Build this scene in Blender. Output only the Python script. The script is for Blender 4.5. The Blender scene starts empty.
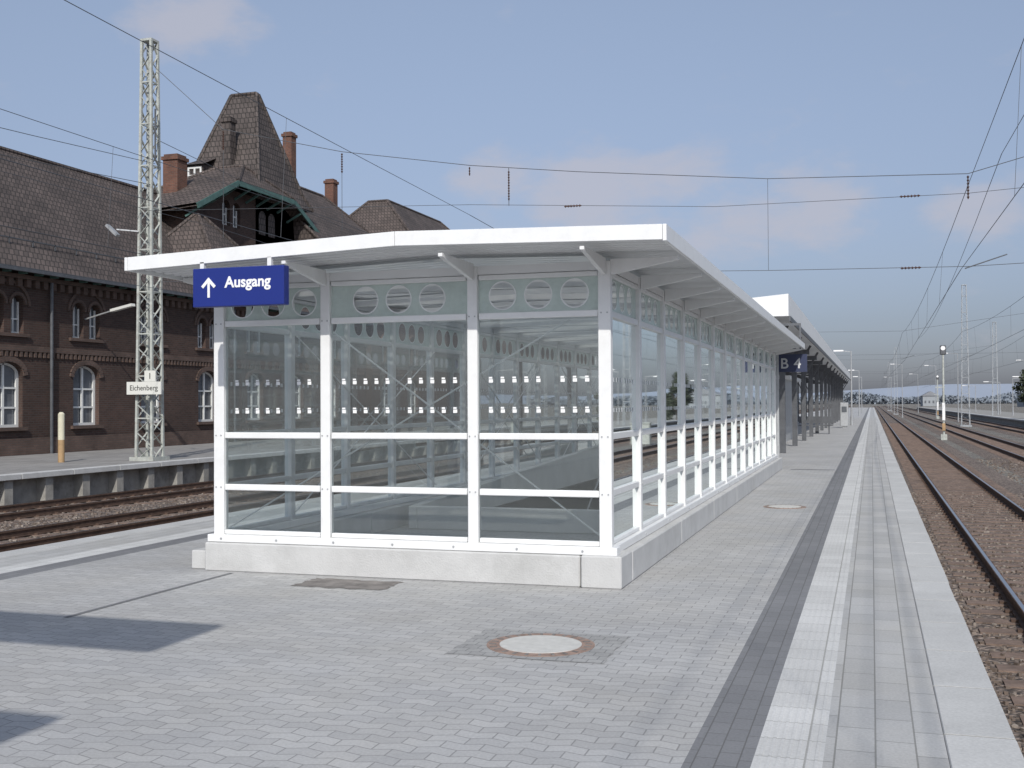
import bpy, math, random
from mathutils import Vector, Matrix
random.seed(7)
D=bpy.data
scene=bpy.context.scene
COL=scene.collection
scene.view_settings.view_transform='Standard'
scene.view_settings.look='None'
scene.view_settings.exposure=0

# ------------------------------------------------------------ materials
def nmat(name):
    m=D.materials.new(name); m.use_nodes=True
    nt=m.node_tree; nt.nodes.clear()
    out=nt.nodes.new('ShaderNodeOutputMaterial')
    return m,nt,out
def N(nt,t,**kw):
    n=nt.nodes.new(t)
    for k,v in kw.items():
        if k.startswith('_'): n.inputs[k[1:]].default_value=v
        else: setattr(n,k,v)
    return n
def L(nt,a,b): nt.links.new(a,b)
def rgb(c): return (c[0],c[1],c[2],1)
def mixc(nt,a,b,fac,blend='MIX'):
    n=nt.nodes.new('ShaderNodeMix'); n.data_type='RGBA'; n.blend_type=blend
    for s,v in ((n.inputs[0],fac),(n.inputs[6],a),(n.inputs[7],b)):
        if hasattr(v,'links') or hasattr(v,'is_linked'): nt.links.new(v,s)
        else: s.default_value=v if not isinstance(v,tuple) else v
    return n.outputs[2]
def ramp(nt,src,p0,p1,c0,c1):
    r=nt.nodes.new('ShaderNodeValToRGB'); e=r.color_ramp.elements
    e[0].position=p0;e[1].position=p1;e[0].color=rgb(c0) ;e[1].color=rgb(c1)
    nt.links.new(src,r.inputs[0]); return r.outputs[0]
def coords(nt):
    return nt.nodes.new('ShaderNodeTexCoord').outputs['Object']
def noise(nt,vec,scale,detail=4,rough=.6):
    n=N(nt,'ShaderNodeTexNoise',_Scale=scale,_Detail=detail,_Roughness=rough); L(nt,vec,n.inputs['Vector']); return n.outputs[0]
def simple(name,c,rough=.5,metal=0,var=.12,scale=3.0,bump=0.0,bscale=40,stain=None):
    m,nt,out=nmat(name); p=N(nt,'ShaderNodeBsdfPrincipled'); L(nt,p.outputs[0],out.inputs[0])
    co=coords(nt); n1=noise(nt,co,scale,6)
    lo=tuple(x*(1-var) for x in c); hi=tuple(min(1,x*(1+var)) for x in c)
    col=ramp(nt,n1,.3,.7,lo,hi)
    if stain:
        n3=noise(nt,co,stain[0],8,.7)
        f=ramp(nt,n3,.5,.72,(0,0,0),(stain[2],)*3)
        col=mixc(nt,col,rgb(stain[1]),f)
    L(nt,col,p.inputs['Base Color'])
    p.inputs['Roughness'].default_value=rough; p.inputs['Metallic'].default_value=metal
    if bump:
        b=N(nt,'ShaderNodeBump',_Strength=bump,_Distance=.01); L(nt,noise(nt,co,bscale,6),b.inputs['Height']); L(nt,b.outputs[0],p.inputs['Normal'])
    return m
def brickmat(name,c1,c2,mortar,bw,rh,ms,rough=.85,wall=False,zig=0,var=.15,vscale=.7,bump=.4,offset=.5,rot=False,stain=0.0,zscale=1.0,warm=0.0):
    m,nt,out=nmat(name); p=N(nt,'ShaderNodeBsdfPrincipled',_Roughness=rough); L(nt,p.outputs[0],out.inputs[0])
    co=coords(nt)
    sx=N(nt,'ShaderNodeSeparateXYZ'); L(nt,co,sx.inputs[0])
    cb=N(nt,'ShaderNodeCombineXYZ')
    if wall:
        a=N(nt,'ShaderNodeMath',operation='ADD'); L(nt,sx.outputs[0],a.inputs[0]); L(nt,sx.outputs[1],a.inputs[1])
        L(nt,a.outputs[0],cb.inputs[0])
        z=N(nt,'ShaderNodeMath',operation='MULTIPLY'); L(nt,sx.outputs[2],z.inputs[0]); z.inputs[1].default_value=zscale
        L(nt,z.outputs[0],cb.inputs[1])
    else:
        u,v=(sx.outputs[1],sx.outputs[0]) if rot else (sx.outputs[0],sx.outputs[1])
        L(nt,u,cb.inputs[0])
        if zig:
            pp=N(nt,'ShaderNodeMath',operation='PINGPONG'); L(nt,u,pp.inputs[0]); pp.inputs[1].default_value=bw/2
            mu=N(nt,'ShaderNodeMath',operation='MULTIPLY_ADD'); L(nt,pp.outputs[0],mu.inputs[0]); mu.inputs[1].default_value=zig; L(nt,v,mu.inputs[2])
            L(nt,mu.outputs[0],cb.inputs[1])
        else: L(nt,v,cb.inputs[1])
    b=N(nt,'ShaderNodeTexBrick',_Scale=1.0,offset=offset); 
    b.inputs['Brick Width'].default_value=bw; b.inputs['Row Height'].default_value=rh
    b.inputs['Mortar Size'].default_value=ms; b.inputs['Mortar Smooth'].default_value=.3
    b.inputs['Color1'].default_value=rgb(c1); b.inputs['Color2'].default_value=rgb(c2); b.inputs['Mortar'].default_value=rgb(mortar)
    L(nt,cb.outputs[0],b.inputs['Vector'])
    n1=noise(nt,co,vscale,6,.65)
    f=ramp(nt,n1,.3,.72,(1-var,)*3,(1+var*.3,)*3)
    col=mixc(nt,b.outputs['Color'],f,1.0,'MULTIPLY')
    n2=noise(nt,co,60,3)
    f2=ramp(nt,n2,.3,.7,(.88,)*3,(1.08,)*3)
    col=mixc(nt,col,f2,1.0,'MULTIPLY')
    if warm:
        n5=noise(nt,co,.9,5,.6); f5=ramp(nt,n5,.4,.7,(1,1,1),(1+warm*.5,1,1-warm))
        col=mixc(nt,col,f5,1.0,'MULTIPLY')
    if stain:
        n4=noise(nt,co,2.3,9,.75)
        f4=ramp(nt,n4,.56,.7,(0,0,0),(stain,)*3)
        col=mixc(nt,col,rgb(tuple(x*.5 for x in c1)),f4)
    L(nt,col,p.inputs['Base Color'])
    if bump:
        bp=N(nt,'ShaderNodeBump',_Strength=bump,_Distance=.008,invert=True); L(nt,b.outputs['Fac'],bp.inputs['Height'])
        bp2=N(nt,'ShaderNodeBump',_Strength=.25,_Distance=.004); L(nt,n2,bp2.inputs['Height']); L(nt,bp.outputs[0],bp2.inputs['Normal'])
        L(nt,bp2.outputs[0],p.inputs['Normal'])
    return m
def glassmat(name,tint,refl=1.0,haze=.0,hc=(.8,.84,.82)):
    m,nt,out=nmat(name)
    tr=N(nt,'ShaderNodeBsdfTransparent'); tr.inputs[0].default_value=rgb(tint)
    gl=N(nt,'ShaderNodeBsdfGlossy',_Roughness=.02); gl.inputs[0].default_value=(.95,1,.99,1)
    fr=N(nt,'ShaderNodeFresnel',_IOR=1.5)
    mu=N(nt,'ShaderNodeMath',operation='MULTIPLY'); L(nt,fr.outputs[0],mu.inputs[0]); mu.inputs[1].default_value=refl
    mu.use_clamp=True
    mx=N(nt,'ShaderNodeMixShader'); L(nt,mu.outputs[0],mx.inputs[0]); L(nt,tr.outputs[0],mx.inputs[1]); L(nt,gl.outputs[0],mx.inputs[2])
    last=mx.outputs[0]
    if haze:
        df=N(nt,'ShaderNodeBsdfDiffuse'); df.inputs[0].default_value=rgb(hc)
        tl=N(nt,'ShaderNodeBsdfTranslucent'); tl.inputs[0].default_value=rgb(hc)
        m2=N(nt,'ShaderNodeMixShader'); m2.inputs[0].default_value=.5; L(nt,df.outputs[0],m2.inputs[1]); L(nt,tl.outputs[0],m2.inputs[2])
        co=coords(nt); n=noise(nt,co,1.5,6,.7); f=ramp(nt,n,.3,.75,(haze*.7,)*3,(min(1,haze*1.3),)*3)
        m3=N(nt,'ShaderNodeMixShader'); L(nt,f,m3.inputs[0]); L(nt,last,m3.inputs[1]); L(nt,m2.outputs[0],m3.inputs[2]); last=m3.outputs[0]
    L(nt,last,out.inputs[0]); return m

M={}
M['white']=simple('white_painted_steel',(.77,.775,.775),.35,0,.03,5,stain=(6,(.62,.62,.61),.35))
M['soffit']=simple('white_soffit_sheet',(.76,.77,.775),.5,0,.04,2)
M['grey']=simple('galvanised_steel',(.42,.43,.44),.45,.4,.12,8)
M['mastgrey']=simple('mast_paint_grey_green',(.42,.44,.41),.6,0,.2,6,stain=(8,(.25,.18,.13),.5))
M['farmast']=simple('hazed_mast_paint',(.34,.36,.38),.7,0,.1,2)  # distance haze is put into this paint colour
M['darksteel']=simple('dark_steel',(.11,.115,.125),.5,.3,.2,4)
M['wire']=simple('weathered_copper_wire',(.10,.105,.115),.6,.3,.1,2)
M['insul']=simple('brown_insulator',(.07,.035,.025),.3,0,.1,2)
M['concrete']=simple('plinth_concrete',(.51,.51,.505),.85,0,.07,4,.5,60,stain=(1.6,(.38,.38,.37),.6))
M['concdark']=simple('old_concrete',(.3,.29,.27),.9,0,.2,3,.5,30,stain=(2,(.12,.11,.1),.7))
M['stairwall']=simple('stairwell_render',(.62,.62,.60),.8,0,.08,2,.3,40)
M['pav']=brickmat('interlocking_pavers',(.475,.475,.475),(.405,.405,.408),(.28,.28,.28),.2,.1,.0048,.85,zig=.32,var=.15,vscale=.55,stain=.24,bump=.3,warm=.035)
M['pavfine']=brickmat('edge_pavers',(.48,.48,.475),(.41,.41,.408),(.26,.26,.25),.4,.183,.005,.85,rot=True,var=.13,stain=.18,vscale=.8,warm=.035)
M['tactile']=brickmat('white_tactile_strip',(.64,.64,.63),(.57,.57,.56),(.42,.42,.4),.3,.31,.006,.8,rot=True,offset=0,var=.12,vscale=1.5,stain=.16)
M['darkstrip']=brickmat('dark_paver_strip',(.225,.228,.238),(.195,.198,.208),(.14,.14,.14),.2,.1,.004,.85,rot=True,var=.15,stain=.0)
M['slab']=brickmat('platform_edge_slab',(.56,.56,.55),(.50,.50,.49),(.25,.25,.24),1.0,2.0,.01,.85,rot=True,offset=0,var=.16,vscale=1.2,stain=.25)
M['pav2']=brickmat('old_platform_paving',(.33,.32,.31),(.29,.28,.27),(.2,.19,.18),.4,.4,.012,.9,var=.25,stain=.3)
M['brick']=brickmat('dark_brown_brick',(.088,.048,.037),(.056,.031,.025),(.078,.064,.055),.26,.085,.012,.9,wall=True,var=.45,vscale=.35,bump=.5,stain=.5)
M['bricktrim']=brickmat('lighter_brick_trim',(.14,.09,.072),(.108,.068,.054),(.10,.08,.07),.26,.085,.012,.9,wall=True,var=.4,vscale=.9,bump=.5,stain=.3)
M['chimbrick']=brickmat('chimney_brick',(.20,.088,.058),(.14,.062,.045),(.15,.11,.09),.26,.085,.012,.9,wall=True,var=.4,vscale=1.2,bump=.5,stain=.3)
M['tile']=brickmat('brown_roof_tiles',(.128,.10,.09),(.082,.065,.059),(.042,.034,.03),.24,.34,.03,.8,wall=True,var=.42,vscale=.4,bump=.9,stain=.4,zscale=1.4)
M['slate']=brickmat('tower_roof_tiles',(.118,.096,.088),(.08,.064,.059),(.036,.03,.027),.26,.36,.035,.75,wall=True,var=.38,vscale=.8,bump=.9,zscale=1.1)
M['winwhite']=simple('window_frame_white',(.70,.70,.68),.5,0,.05)
M['winglass']=simple('dark_window_pane',(.13,.14,.155),.06,0,.4,.9)
M['teal']=simple('green_painted_rafters',(.07,.14,.125),.6,0,.2)
M['blue']=simple('blue_sign_face',(.012,.026,.19),.35,0,.03)
M['shblue']=simple('shaded_blue_sign',(.03,.04,.09),.5,0,.05)  # darker blue: the sign's shade is put into its colour
M['shwhite']=simple('shaded_sign_lettering',(.55,.56,.57),.5,0,.05)  # white greyed to carry the shade on the sign
M['signwhite']=simple('sign_white',(.82,.82,.82),.5,0,.01)
M['signcream']=simple('sign_cream',(.66,.66,.62),.5,0,.03)
M['cream2']=simple('yellowed_paint',(.60,.57,.44),.5,0,.08)
M['black']=simple('black_lettering',(.03,.03,.03),.5,0,.01)
M['orange']=simple('tan_wood',(.38,.25,.13),.7,0,.2)
M['rail']=simple('rusty_rail_side',(.11,.07,.052),.8,.2,.3,6)
M['railtop']=simple('polished_rail_head',(.42,.42,.43),.28,1.0,.1,3)
M['sleeper']=simple('creosoted_sleeper',(.18,.13,.105),.9,0,.35,5,.6,20)
M['rust']=simple('rusty_cast_iron',(.31,.22,.18),.8,.1,.3,14,.6,50)
M['cover']=simple('manhole_concrete',(.55,.545,.52),.85,0,.1,14,.4,60)
M['patch']=simple('dark_wet_patch',(.19,.175,.165),.9,0,.4,6,.4,50)
M['leaf']=simple('leaves',(.055,.068,.04),.9,0,.5,1.2)
M['bark']=simple('bark',(.08,.065,.05),.9,0,.3,3)
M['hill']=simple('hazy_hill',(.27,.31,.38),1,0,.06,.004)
M['fartree']=simple('hazed_treeline_foliage',(.21,.24,.28),1,0,.08,.02)  # bluish tone paints distance haze into the foliage
M['farwall']=simple('hazed_far_wall',(.30,.32,.34),.9,0,.1,.3)  # wall colour with distance haze mixed in
M['farroof']=simple('hazed_far_roofing',(.24,.25,.27),.9,0,.1,.3)  # roof colour with the same haze painted in
M['glass']=glassmat('clear_glass',(.90,.945,.94),3.1,.06)
M['frost']=glassmat('frosted_glass',(.8,.86,.83),1.2,.62,(.86,.92,.89))
M['skyl']=glassmat('translucent_roof_sheet',(.9,.93,.93),.5,.7,(.9,.92,.92))
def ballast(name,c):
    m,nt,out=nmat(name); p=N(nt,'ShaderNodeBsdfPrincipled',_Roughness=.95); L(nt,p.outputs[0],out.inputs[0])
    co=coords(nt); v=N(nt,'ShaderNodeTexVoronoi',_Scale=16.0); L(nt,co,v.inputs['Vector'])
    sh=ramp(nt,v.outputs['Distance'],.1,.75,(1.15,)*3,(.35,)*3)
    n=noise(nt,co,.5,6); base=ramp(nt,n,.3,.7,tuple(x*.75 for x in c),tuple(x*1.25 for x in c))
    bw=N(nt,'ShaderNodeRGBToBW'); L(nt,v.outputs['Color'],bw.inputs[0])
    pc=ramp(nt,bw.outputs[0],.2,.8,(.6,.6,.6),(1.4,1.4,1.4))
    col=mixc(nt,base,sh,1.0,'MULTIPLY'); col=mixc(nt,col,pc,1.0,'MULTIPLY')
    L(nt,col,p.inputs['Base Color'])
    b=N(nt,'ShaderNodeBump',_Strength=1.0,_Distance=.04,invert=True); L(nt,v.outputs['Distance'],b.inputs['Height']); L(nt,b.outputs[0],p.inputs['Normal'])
    return m
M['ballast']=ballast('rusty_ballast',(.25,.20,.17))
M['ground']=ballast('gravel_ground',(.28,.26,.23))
def stonemat():
    m,nt,out=nmat('ballast_stone'); p=N(nt,'ShaderNodeBsdfPrincipled',_Roughness=.95); L(nt,p.outputs[0],out.inputs[0])
    g=N(nt,'ShaderNodeNewGeometry')
    r=nt.nodes.new('ShaderNodeValToRGB'); e=r.color_ramp.elements
    e[0].color=(.10,.075,.06,1); e[1].color=(.30,.26,.225,1); e.new(.5).color=(.18,.14,.115,1)
    L(nt,g.outputs['Random Per Island'],r.inputs[0]); L(nt,r.outputs[0],p.inputs['Base Color']); return m
M['stone']=stonemat()

# ------------------------------------------------------------ mesh helpers
class MB:
    def __init__(s): s.v=[];s.f=[]
    def add(s,vs,fs):
        o=len(s.v); s.v+= [tuple(v) for v in vs]; s.f+=[tuple(i+o for i in f) for f in fs]
    def box(s,x0,x1,y0,y1,z0,z1):
        s.add([(x0,y0,z0),(x1,y0,z0),(x1,y1,z0),(x0,y1,z0),(x0,y0,z1),(x1,y0,z1),(x1,y1,z1),(x0,y1,z1)],
              [(0,3,2,1),(4,5,6,7),(0,1,5,4),(1,2,6,5),(2,3,7,6),(3,0,4,7)])
    def beam(s,p,q,w,h=None,up=(0,0,1)):
        h=h or w; p=Vector(p);q=Vector(q);d=(q-p).normalized(); u=Vector(up)
        if abs(d.dot(u))>.95: u=Vector((0,1,0))
        a=d.cross(u).normalized(); b=a.cross(d).normalized()
        vs=[]
        for c in (p,q):
            for i,j in ((-1,-1),(1,-1),(1,1),(-1,1)): vs.append(c+a*i*w/2+b*j*h/2)
        s.add(vs,[(0,1,2,3),(7,6,5,4),(0,4,5,1),(1,5,6,2),(2,6,7,3),(3,7,4,0)])
    def cyl(s,p,q,r,r2=None,n=10):
        r2=r if r2 is None else r2
        p=Vector(p);q=Vector(q);d=(q-p).normalized();u=Vector((0,0,1))
        if abs(d.dot(u))>.95:u=Vector((0,1,0))
        a=d.cross(u).normalized();b=a.cross(d)
        vs=[]
        for c,rr in ((p,r),(q,r2)):
            for i in range(n):
                t=2*math.pi*i/n; vs.append(c+a*math.cos(t)*rr+b*math.sin(t)*rr)
        s.add(vs,[tuple(range(n))[::-1],tuple(range(n,2*n))]+[(i,(i+1)%n,n+(i+1)%n,n+i) for i in range(n)])
    def quad(s,*p): s.add(p,[tuple(range(len(p)))])
    def build(s,name,mat,parent=None,bevel=0,smooth=False):
        me=D.meshes.new(name); me.from_pydata(s.v,[],s.f); me.update()
        me.materials.append(mat); o=D.objects.new(name,me); COL.objects.link(o)
        if parent: o.parent=parent
        if bevel:
            b=o.modifiers.new('bevel','BEVEL'); b.width=bevel; b.segments=1; b.limit_method='ANGLE'
        if smooth:
            for p in me.polygons: p.use_smooth=True
        return o
def E(name):
    e=D.objects.new(name,None); COL.objects.link(e); return e
def box(name,mat,par,*a,bevel=0):
    m=MB(); m.box(*a); return m.build(name,mat,par,bevel)
def holed(name,mat,par,outer,holes,thick,mtx):
    cu=D.curves.new(name+'_c','CURVE'); cu.dimensions='2D'; cu.fill_mode='BOTH'; cu.extrude=thick/2
    for pts in [outer]+holes:
        sp=cu.splines.new('POLY'); sp.points.add(len(pts)-1)
        for i,p in enumerate(pts): sp.points[i].co=(p[0],p[1],0,1)
        sp.use_cyclic_u=True
    o=D.objects.new(name+'_t',cu); COL.objects.link(o)
    dg=bpy.context.evaluated_depsgraph_get(); me=D.meshes.new_from_object(o.evaluated_get(dg))
    D.objects.remove(o)
    me.transform(mtx); me.materials.clear(); me.materials.append(mat); me.name=name
    ob=D.objects.new(name,me); COL.objects.link(ob)
    if par: ob.parent=par
    return ob
def circ(cx,cy,r,n=28): return [(cx+r*math.cos(2*math.pi*i/n),cy+r*math.sin(2*math.pi*i/n)) for i in range(n)]
def arch(cx,z0,z1,w,rise,n=12):
    pts=[(cx-w/2,z0),(cx+w/2,z0)]
    for i in range(n+1):
        t=math.pi*i/n; pts.append((cx+w/2*math.cos(t),z1-rise+rise*math.sin(t)))
    return pts
def mXZ(y): return Matrix(((1,0,0,0),(0,0,-1,y),(0,1,0,0),(0,0,0,1)))
def mYZ(x): return Matrix(((0,0,1,x),(1,0,0,0),(0,1,0,0),(0,0,0,1)))
def text(name,body,size,mat,par,mtx,align='LEFT',ext=.002,bold=0.0):
    cu=D.curves.new(name,'FONT'); cu.body=body; cu.size=size; cu.extrude=ext; cu.align_x=align; cu.align_y='CENTER'; cu.offset=bold
    o=D.objects.new(name,cu); COL.objects.link(o); cu.materials.append(mat); o.matrix_world=mtx
    if par: o.parent=par
    return o

# ------------------------------------------------------------ camera
yaw,pitch,roll,f=0.3082,0.0173,-0.0055,1129.268
F=Vector((-math.sin(yaw)*math.cos(pitch),math.cos(yaw)*math.cos(pitch),math.sin(pitch)))
R=Vector((math.cos(yaw),math.sin(yaw),0)); U=R.cross(F)
c_,s_=math.cos(roll),math.sin(roll); R,U=c_*R+s_*U,-s_*R+c_*U
cam=D.cameras.new('camera'); co=D.objects.new('camera',cam); COL.objects.link(co)
cam.sensor_width=36; cam.lens=f/1024*36; cam.clip_end=8000; cam.clip_start=.05
mw=Matrix(((R.x,U.x,-F.x,0),(R.y,U.y,-F.y,0),(R.z,U.z,-F.z,1.65),(0,0,0,1))); co.matrix_world=mw
scene.camera=co

# ------------------------------------------------------------ light & sky
elev=math.radians(37); sdir=Vector((.32,-.947,0)).normalized()
tosun=Vector((sdir.x*math.cos(elev),sdir.y*math.cos(elev),math.sin(elev)))
sl=D.lights.new('sun','SUN'); sl.energy=3.35; sl.angle=math.radians(.55); sl.color=(1,.96,.89)
so=D.objects.new('sun',sl); COL.objects.link(so); so.rotation_euler=tosun.to_track_quat('Z','Y').to_euler()
w=D.worlds.new('World'); scene.world=w; w.use_nodes=True; nt=w.node_tree; nt.nodes.clear()
wo=N(nt,'ShaderNodeOutputWorld'); bg=N(nt,'ShaderNodeBackground',_Strength=.14); L(nt,bg.outputs[0],wo.inputs[0])
sk=N(nt,'ShaderNodeTexSky',sky_type='NISHITA',sun_disc=False); sk.sun_elevation=elev; sk.sun_rotation=math.atan2(sdir.x,sdir.y)
sk.air_density=1.0; sk.dust_density=1.6; sk.ozone_density=1.5; sk.altitude=200
tc=N(nt,'ShaderNodeTexCoord'); gen=tc.outputs['Generated']
hsv=N(nt,'ShaderNodeHueSaturation',_Saturation=.62,_Value=1.0); L(nt,sk.outputs[0],hsv.inputs['Color'])
sz=N(nt,'ShaderNodeSeparateXYZ'); L(nt,gen,sz.inputs[0])
hz=ramp(nt,sz.outputs[2],.0,.42,(.37,.385,.49),(.86,.92,1.0))
tint=mixc(nt,hsv.outputs[0],hz,1.0,'MULTIPLY')
mp=N(nt,'ShaderNodeMapping'); mp.inputs['Scale'].default_value=(1,1,2.0); L(nt,gen,mp.inputs[0])
n1=N(nt,'ShaderNodeTexNoise',_Scale=15.0,_Detail=10.0,_Roughness=.58); L(nt,mp.outputs[0],n1.inputs['Vector'])
def blob(c,rad,zs=2.0):
    d=N(nt,'ShaderNodeVectorMath',operation='DISTANCE'); L(nt,mp.outputs[0],d.inputs[0]); d.inputs[1].default_value=(c[0],c[1],c[2]*zs)
    mr=N(nt,'ShaderNodeMapRange',interpolation_type='SMOOTHSTEP'); L(nt,d.outputs['Value'],mr.inputs[0])
    mr.inputs[1].default_value=rad; mr.inputs[2].default_value=rad*.1; mr.inputs[3].default_value=0; mr.inputs[4].default_value=1
    return mr.outputs[0]
def mx(a,b):
    m_=N(nt,'ShaderNodeMath',operation='MAXIMUM'); L(nt,a,m_.inputs[0]); L(nt,b,m_.inputs[1]); return m_.outputs[0]
bl=blob((-.23,.957,.183),.13)
for c,r in (((-.31,.93,.195),.09),((-.17,.97,.19),.10),((-.06,.985,.165),.12),((-.115,.98,.15),.10),((.09,.98,.155),.10),((-.52,.80,.31),.09),((-.2,.97,.145),.14)):
    bl=mx(bl,blob(c,r))
ad=N(nt,'ShaderNodeMath',operation='MULTIPLY_ADD'); L(nt,bl,ad.inputs[0]); ad.inputs[1].default_value=.40; L(nt,n1.outputs[0],ad.inputs[2])
cm=N(nt,'ShaderNodeMapRange',interpolation_type='SMOOTHSTEP'); L(nt,ad.outputs[0],cm.inputs[0])
cm.inputs[1].default_value=.58; cm.inputs[2].default_value=.98; cm.inputs[3].default_value=0; cm.inputs[4].default_value=.62
cl=mixc(nt,tint,(3.75,3.65,4.05,1),cm.outputs[0])
L(nt,cl,bg.inputs[0])

# ------------------------------------------------------------ terrain
HX0,HX1,HY0,HY1=-5.75,-2.85,14.0,25.5
gs=MB()
for a in ((-2500,-6.0,-200,3500),(-2.6,2500,-200,3500),(-6.0,-2.6,-200,HY0-.15),(-6.0,-2.6,27,3500)):
    gs.quad((a[0],a[2],-.98),(a[1],a[2],-.98),(a[1],a[3],-.98),(a[0],a[3],-.98))
gs.build('ground',M['ground'])
hl=MB(); pts=[]
x=-2400
while x<2400:
    pts.append((x,18+14*math.sin(x*.0021+1)+7*math.sin(x*.0067)+3*random.random())); x+=60
for i in range(len(pts)-1):
    a,b=pts[i],pts[i+1]
    hl.quad((a[0],2600,-1),(b[0],2600,-1),(b[0],2750,b[1]),(a[0],2750,a[1]))
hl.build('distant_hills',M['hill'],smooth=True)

# ------------------------------------------------------------ platform (island)
XR_E,XL_E=.65,-9.39
plat=E('island_platform')
b=MB()
Y0,Y1=-25,330
zt=-.006
b.box(XL_E+.08,HX0,Y0,Y1,-1.0,zt); b.box(HX1,XR_E-.08,Y0,Y1,-1.0,zt)
b.box(HX0,HX1,Y0,HY0,-1.0,zt); b.box(HX0,HX1,HY1,Y1,-1.0,zt)
b.build('platform_body',M['concdark'],plat)
def sheet(name,mat,rects,z=0):
    m=MB()
    for x0,x1,y0,y1 in rects: m.quad((x0,y0,z),(x1,y0,z),(x1,y1,z),(x0,y1,z))
    return m.build(name,mat,plat)
sheet('paving',M['pav'],[(-7.9,HX0,Y0,Y1),(HX1,-.84,Y0,Y1),(HX0,HX1,Y0,HY0),(HX0,HX1,HY1,Y1)])
sheet('dark_strip',M['darkstrip'],[(-.84,-.54,Y0,Y1),(-8.2,-7.9,Y0,Y1)])
sheet('tactile_strip',M['tactile'],[(-.54,-.23,Y0,Y1),(-8.51,-8.2,Y0,Y1)])
tg=MB()
for k in range(7):
    xx=-.52+k*.042; tg.box(xx,xx+.016,2,60,.0,.003)
tg.build('tactile_ribs',M['tactile'],plat)
sheet('edge_paving',M['pavfine'],[(-.23,.32,Y0,Y1),(-9.06,-8.51,Y0,Y1)])
e=MB()
y=Y0
while y<Y1:
    e.box(.323,XR_E+random.uniform(-.004,.004),y+.004,y+.996,-.12,.004); e.box(XL_E,-9.063,y+.004,y+.996,-.12,.004); y+=1.0
e.build('edge_slabs',M['slab'],plat,bevel=.006)
sheet('cross_drain',M['darkstrip'],[(-1.9,-.86,28.3,28.5)],.004)
sheet('dark_paving_line',M['darkstrip'],[(-6.03,-5.98,7.36,9.75)],.004)  # thin darker strip laid over the paving

def manhole(x,y,r):
    e=E('manhole_cover')
    m=MB(); m.cyl((x,y,-.002),(x,y,.006),r,n=40); m.build('iron_ring',M['rust'],e)
    m=MB(); m.cyl((x,y,.004),(x,y,.010),r*.76,n=40); m.build('concrete_lid',M['cover'],e)
    m=MB()
    for i in range(24):
        t=2*math.pi*i/24; a=r*.82;bb=r*.95
        m.beam((x+a*math.cos(t),y+a*math.sin(t),.008),(x+bb*math.cos(t),y+bb*math.sin(t),.008),.02,.004)
    m.build('ring_lugs',M['patch'],e)
manhole(-2.17,7.43,.37); manhole(-1.32,18.25,.33)
def patchy(name,x0,x1,y0,y1,mat,z=.004,j=.03):
    m=MB(); n=14; pts=[]
    for i in range(n*4):
        t=i/(n*4); s=int(t*4); u=t*4-s
        p=[(x0+(x1-x0)*u,y0),(x1,y0+(y1-y0)*u),(x1-(x1-x0)*u,y1),(x0,y1-(y1-y0)*u)][s]
        pts.append((p[0]+random.uniform(-j,j),p[1]+random.uniform(-j,j),z))
    m.quad(*pts); m.build(name,mat)
patchy('asphalt_patch',-5.05,-4.15,9.2,9.68,M['patch'])
M['damp']=brickmat('cut_pavers',(.39,.39,.385),(.345,.345,.34),(.24,.24,.24),.1,.1,.005,.85,var=.25,vscale=3,stain=.3)
patchy('manhole_paver_surround',-2.70,-1.64,7.0,7.86,M['damp'],.003,.012)

# ------------------------------------------------------------ tracks
rails_c=[2.4,6.9,12.0,-11.1,-15.2,-19.3]
def track(cx,name,y0=-15,y1=700):
    e=E(name)
    bm=MB(); bm.v=[];
    prof=[(-2.0,-.975),(-1.6,-.925),(1.6,-.925),(2.0,-.975)]
    for i in range(3):
        a,bq=prof[i],prof[i+1]; bm.quad((cx+a[0],y0,a[1]),(cx+bq[0],y0,bq[1]),(cx+bq[0],y1,bq[1]),(cx+a[0],y1,a[1]))
    bm.build('ballast_bed',M['ballast'],e)
    r=MB(); t=MB()
    for s in (-.75,.75):
        x=cx+s
        r.box(x-.065,x+.065,y0,y1,-.905,-.89); r.box(x-.011,x+.011,y0,y1,-.89,-.79); r.box(x-.034,x+.034,y0,y1,-.79,-.7525)
        t.box(x-.024,x+.024,y0,y1,-.7525,-.75)
    r.build('rail_webs',M['rail'],e); t.build('rail_heads',M['railtop'],e)
    s=MB(); y=y0
    lim=140 if cx>0 else 90
    while y<lim:
        s.box(cx-1.28,cx+1.28,y,y+.26,-.97,-.908+random.uniform(-.006,.004)); y+=.62
    s.build('sleepers',M['sleeper'],e)
    f_=MB(); y=y0
    while y<min(lim,45):
        for q in (-.75,.75):
            for dd in (-.1,.1): f_.box(cx+q+dd-.04,cx+q+dd+.04,y+.07,y+.19,-.908,-.875)
        y+=.62
    f_.build('rail_fastenings',M['rail'],e)
for c in rails_c: track(c,'railway_track')
st=MB()
def stone(x,y,z,s):
    vs=[]
    rx,ry,rz=[s*random.uniform(.6,1.2) for _ in range(3)]; a=random.uniform(0,6.28); ca,sa=math.cos(a),math.sin(a)
    for i,j,k in ((-1,-1,-1),(1,-1,-1),(1,1,-1),(-1,1,-1),(-1,-1,1),(1,-1,1),(1,1,1),(-1,1,1)):
        px=i*rx*random.uniform(.5,1);py=j*ry*random.uniform(.5,1);pz=k*rz*random.uniform(.5,1)
        vs.append((x+px*ca-py*sa,y+px*sa+py*ca,z+pz))
    st.add(vs,[(0,3,2,1),(4,5,6,7),(0,1,5,4),(1,2,6,5),(2,3,7,6),(3,0,4,7)])
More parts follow.
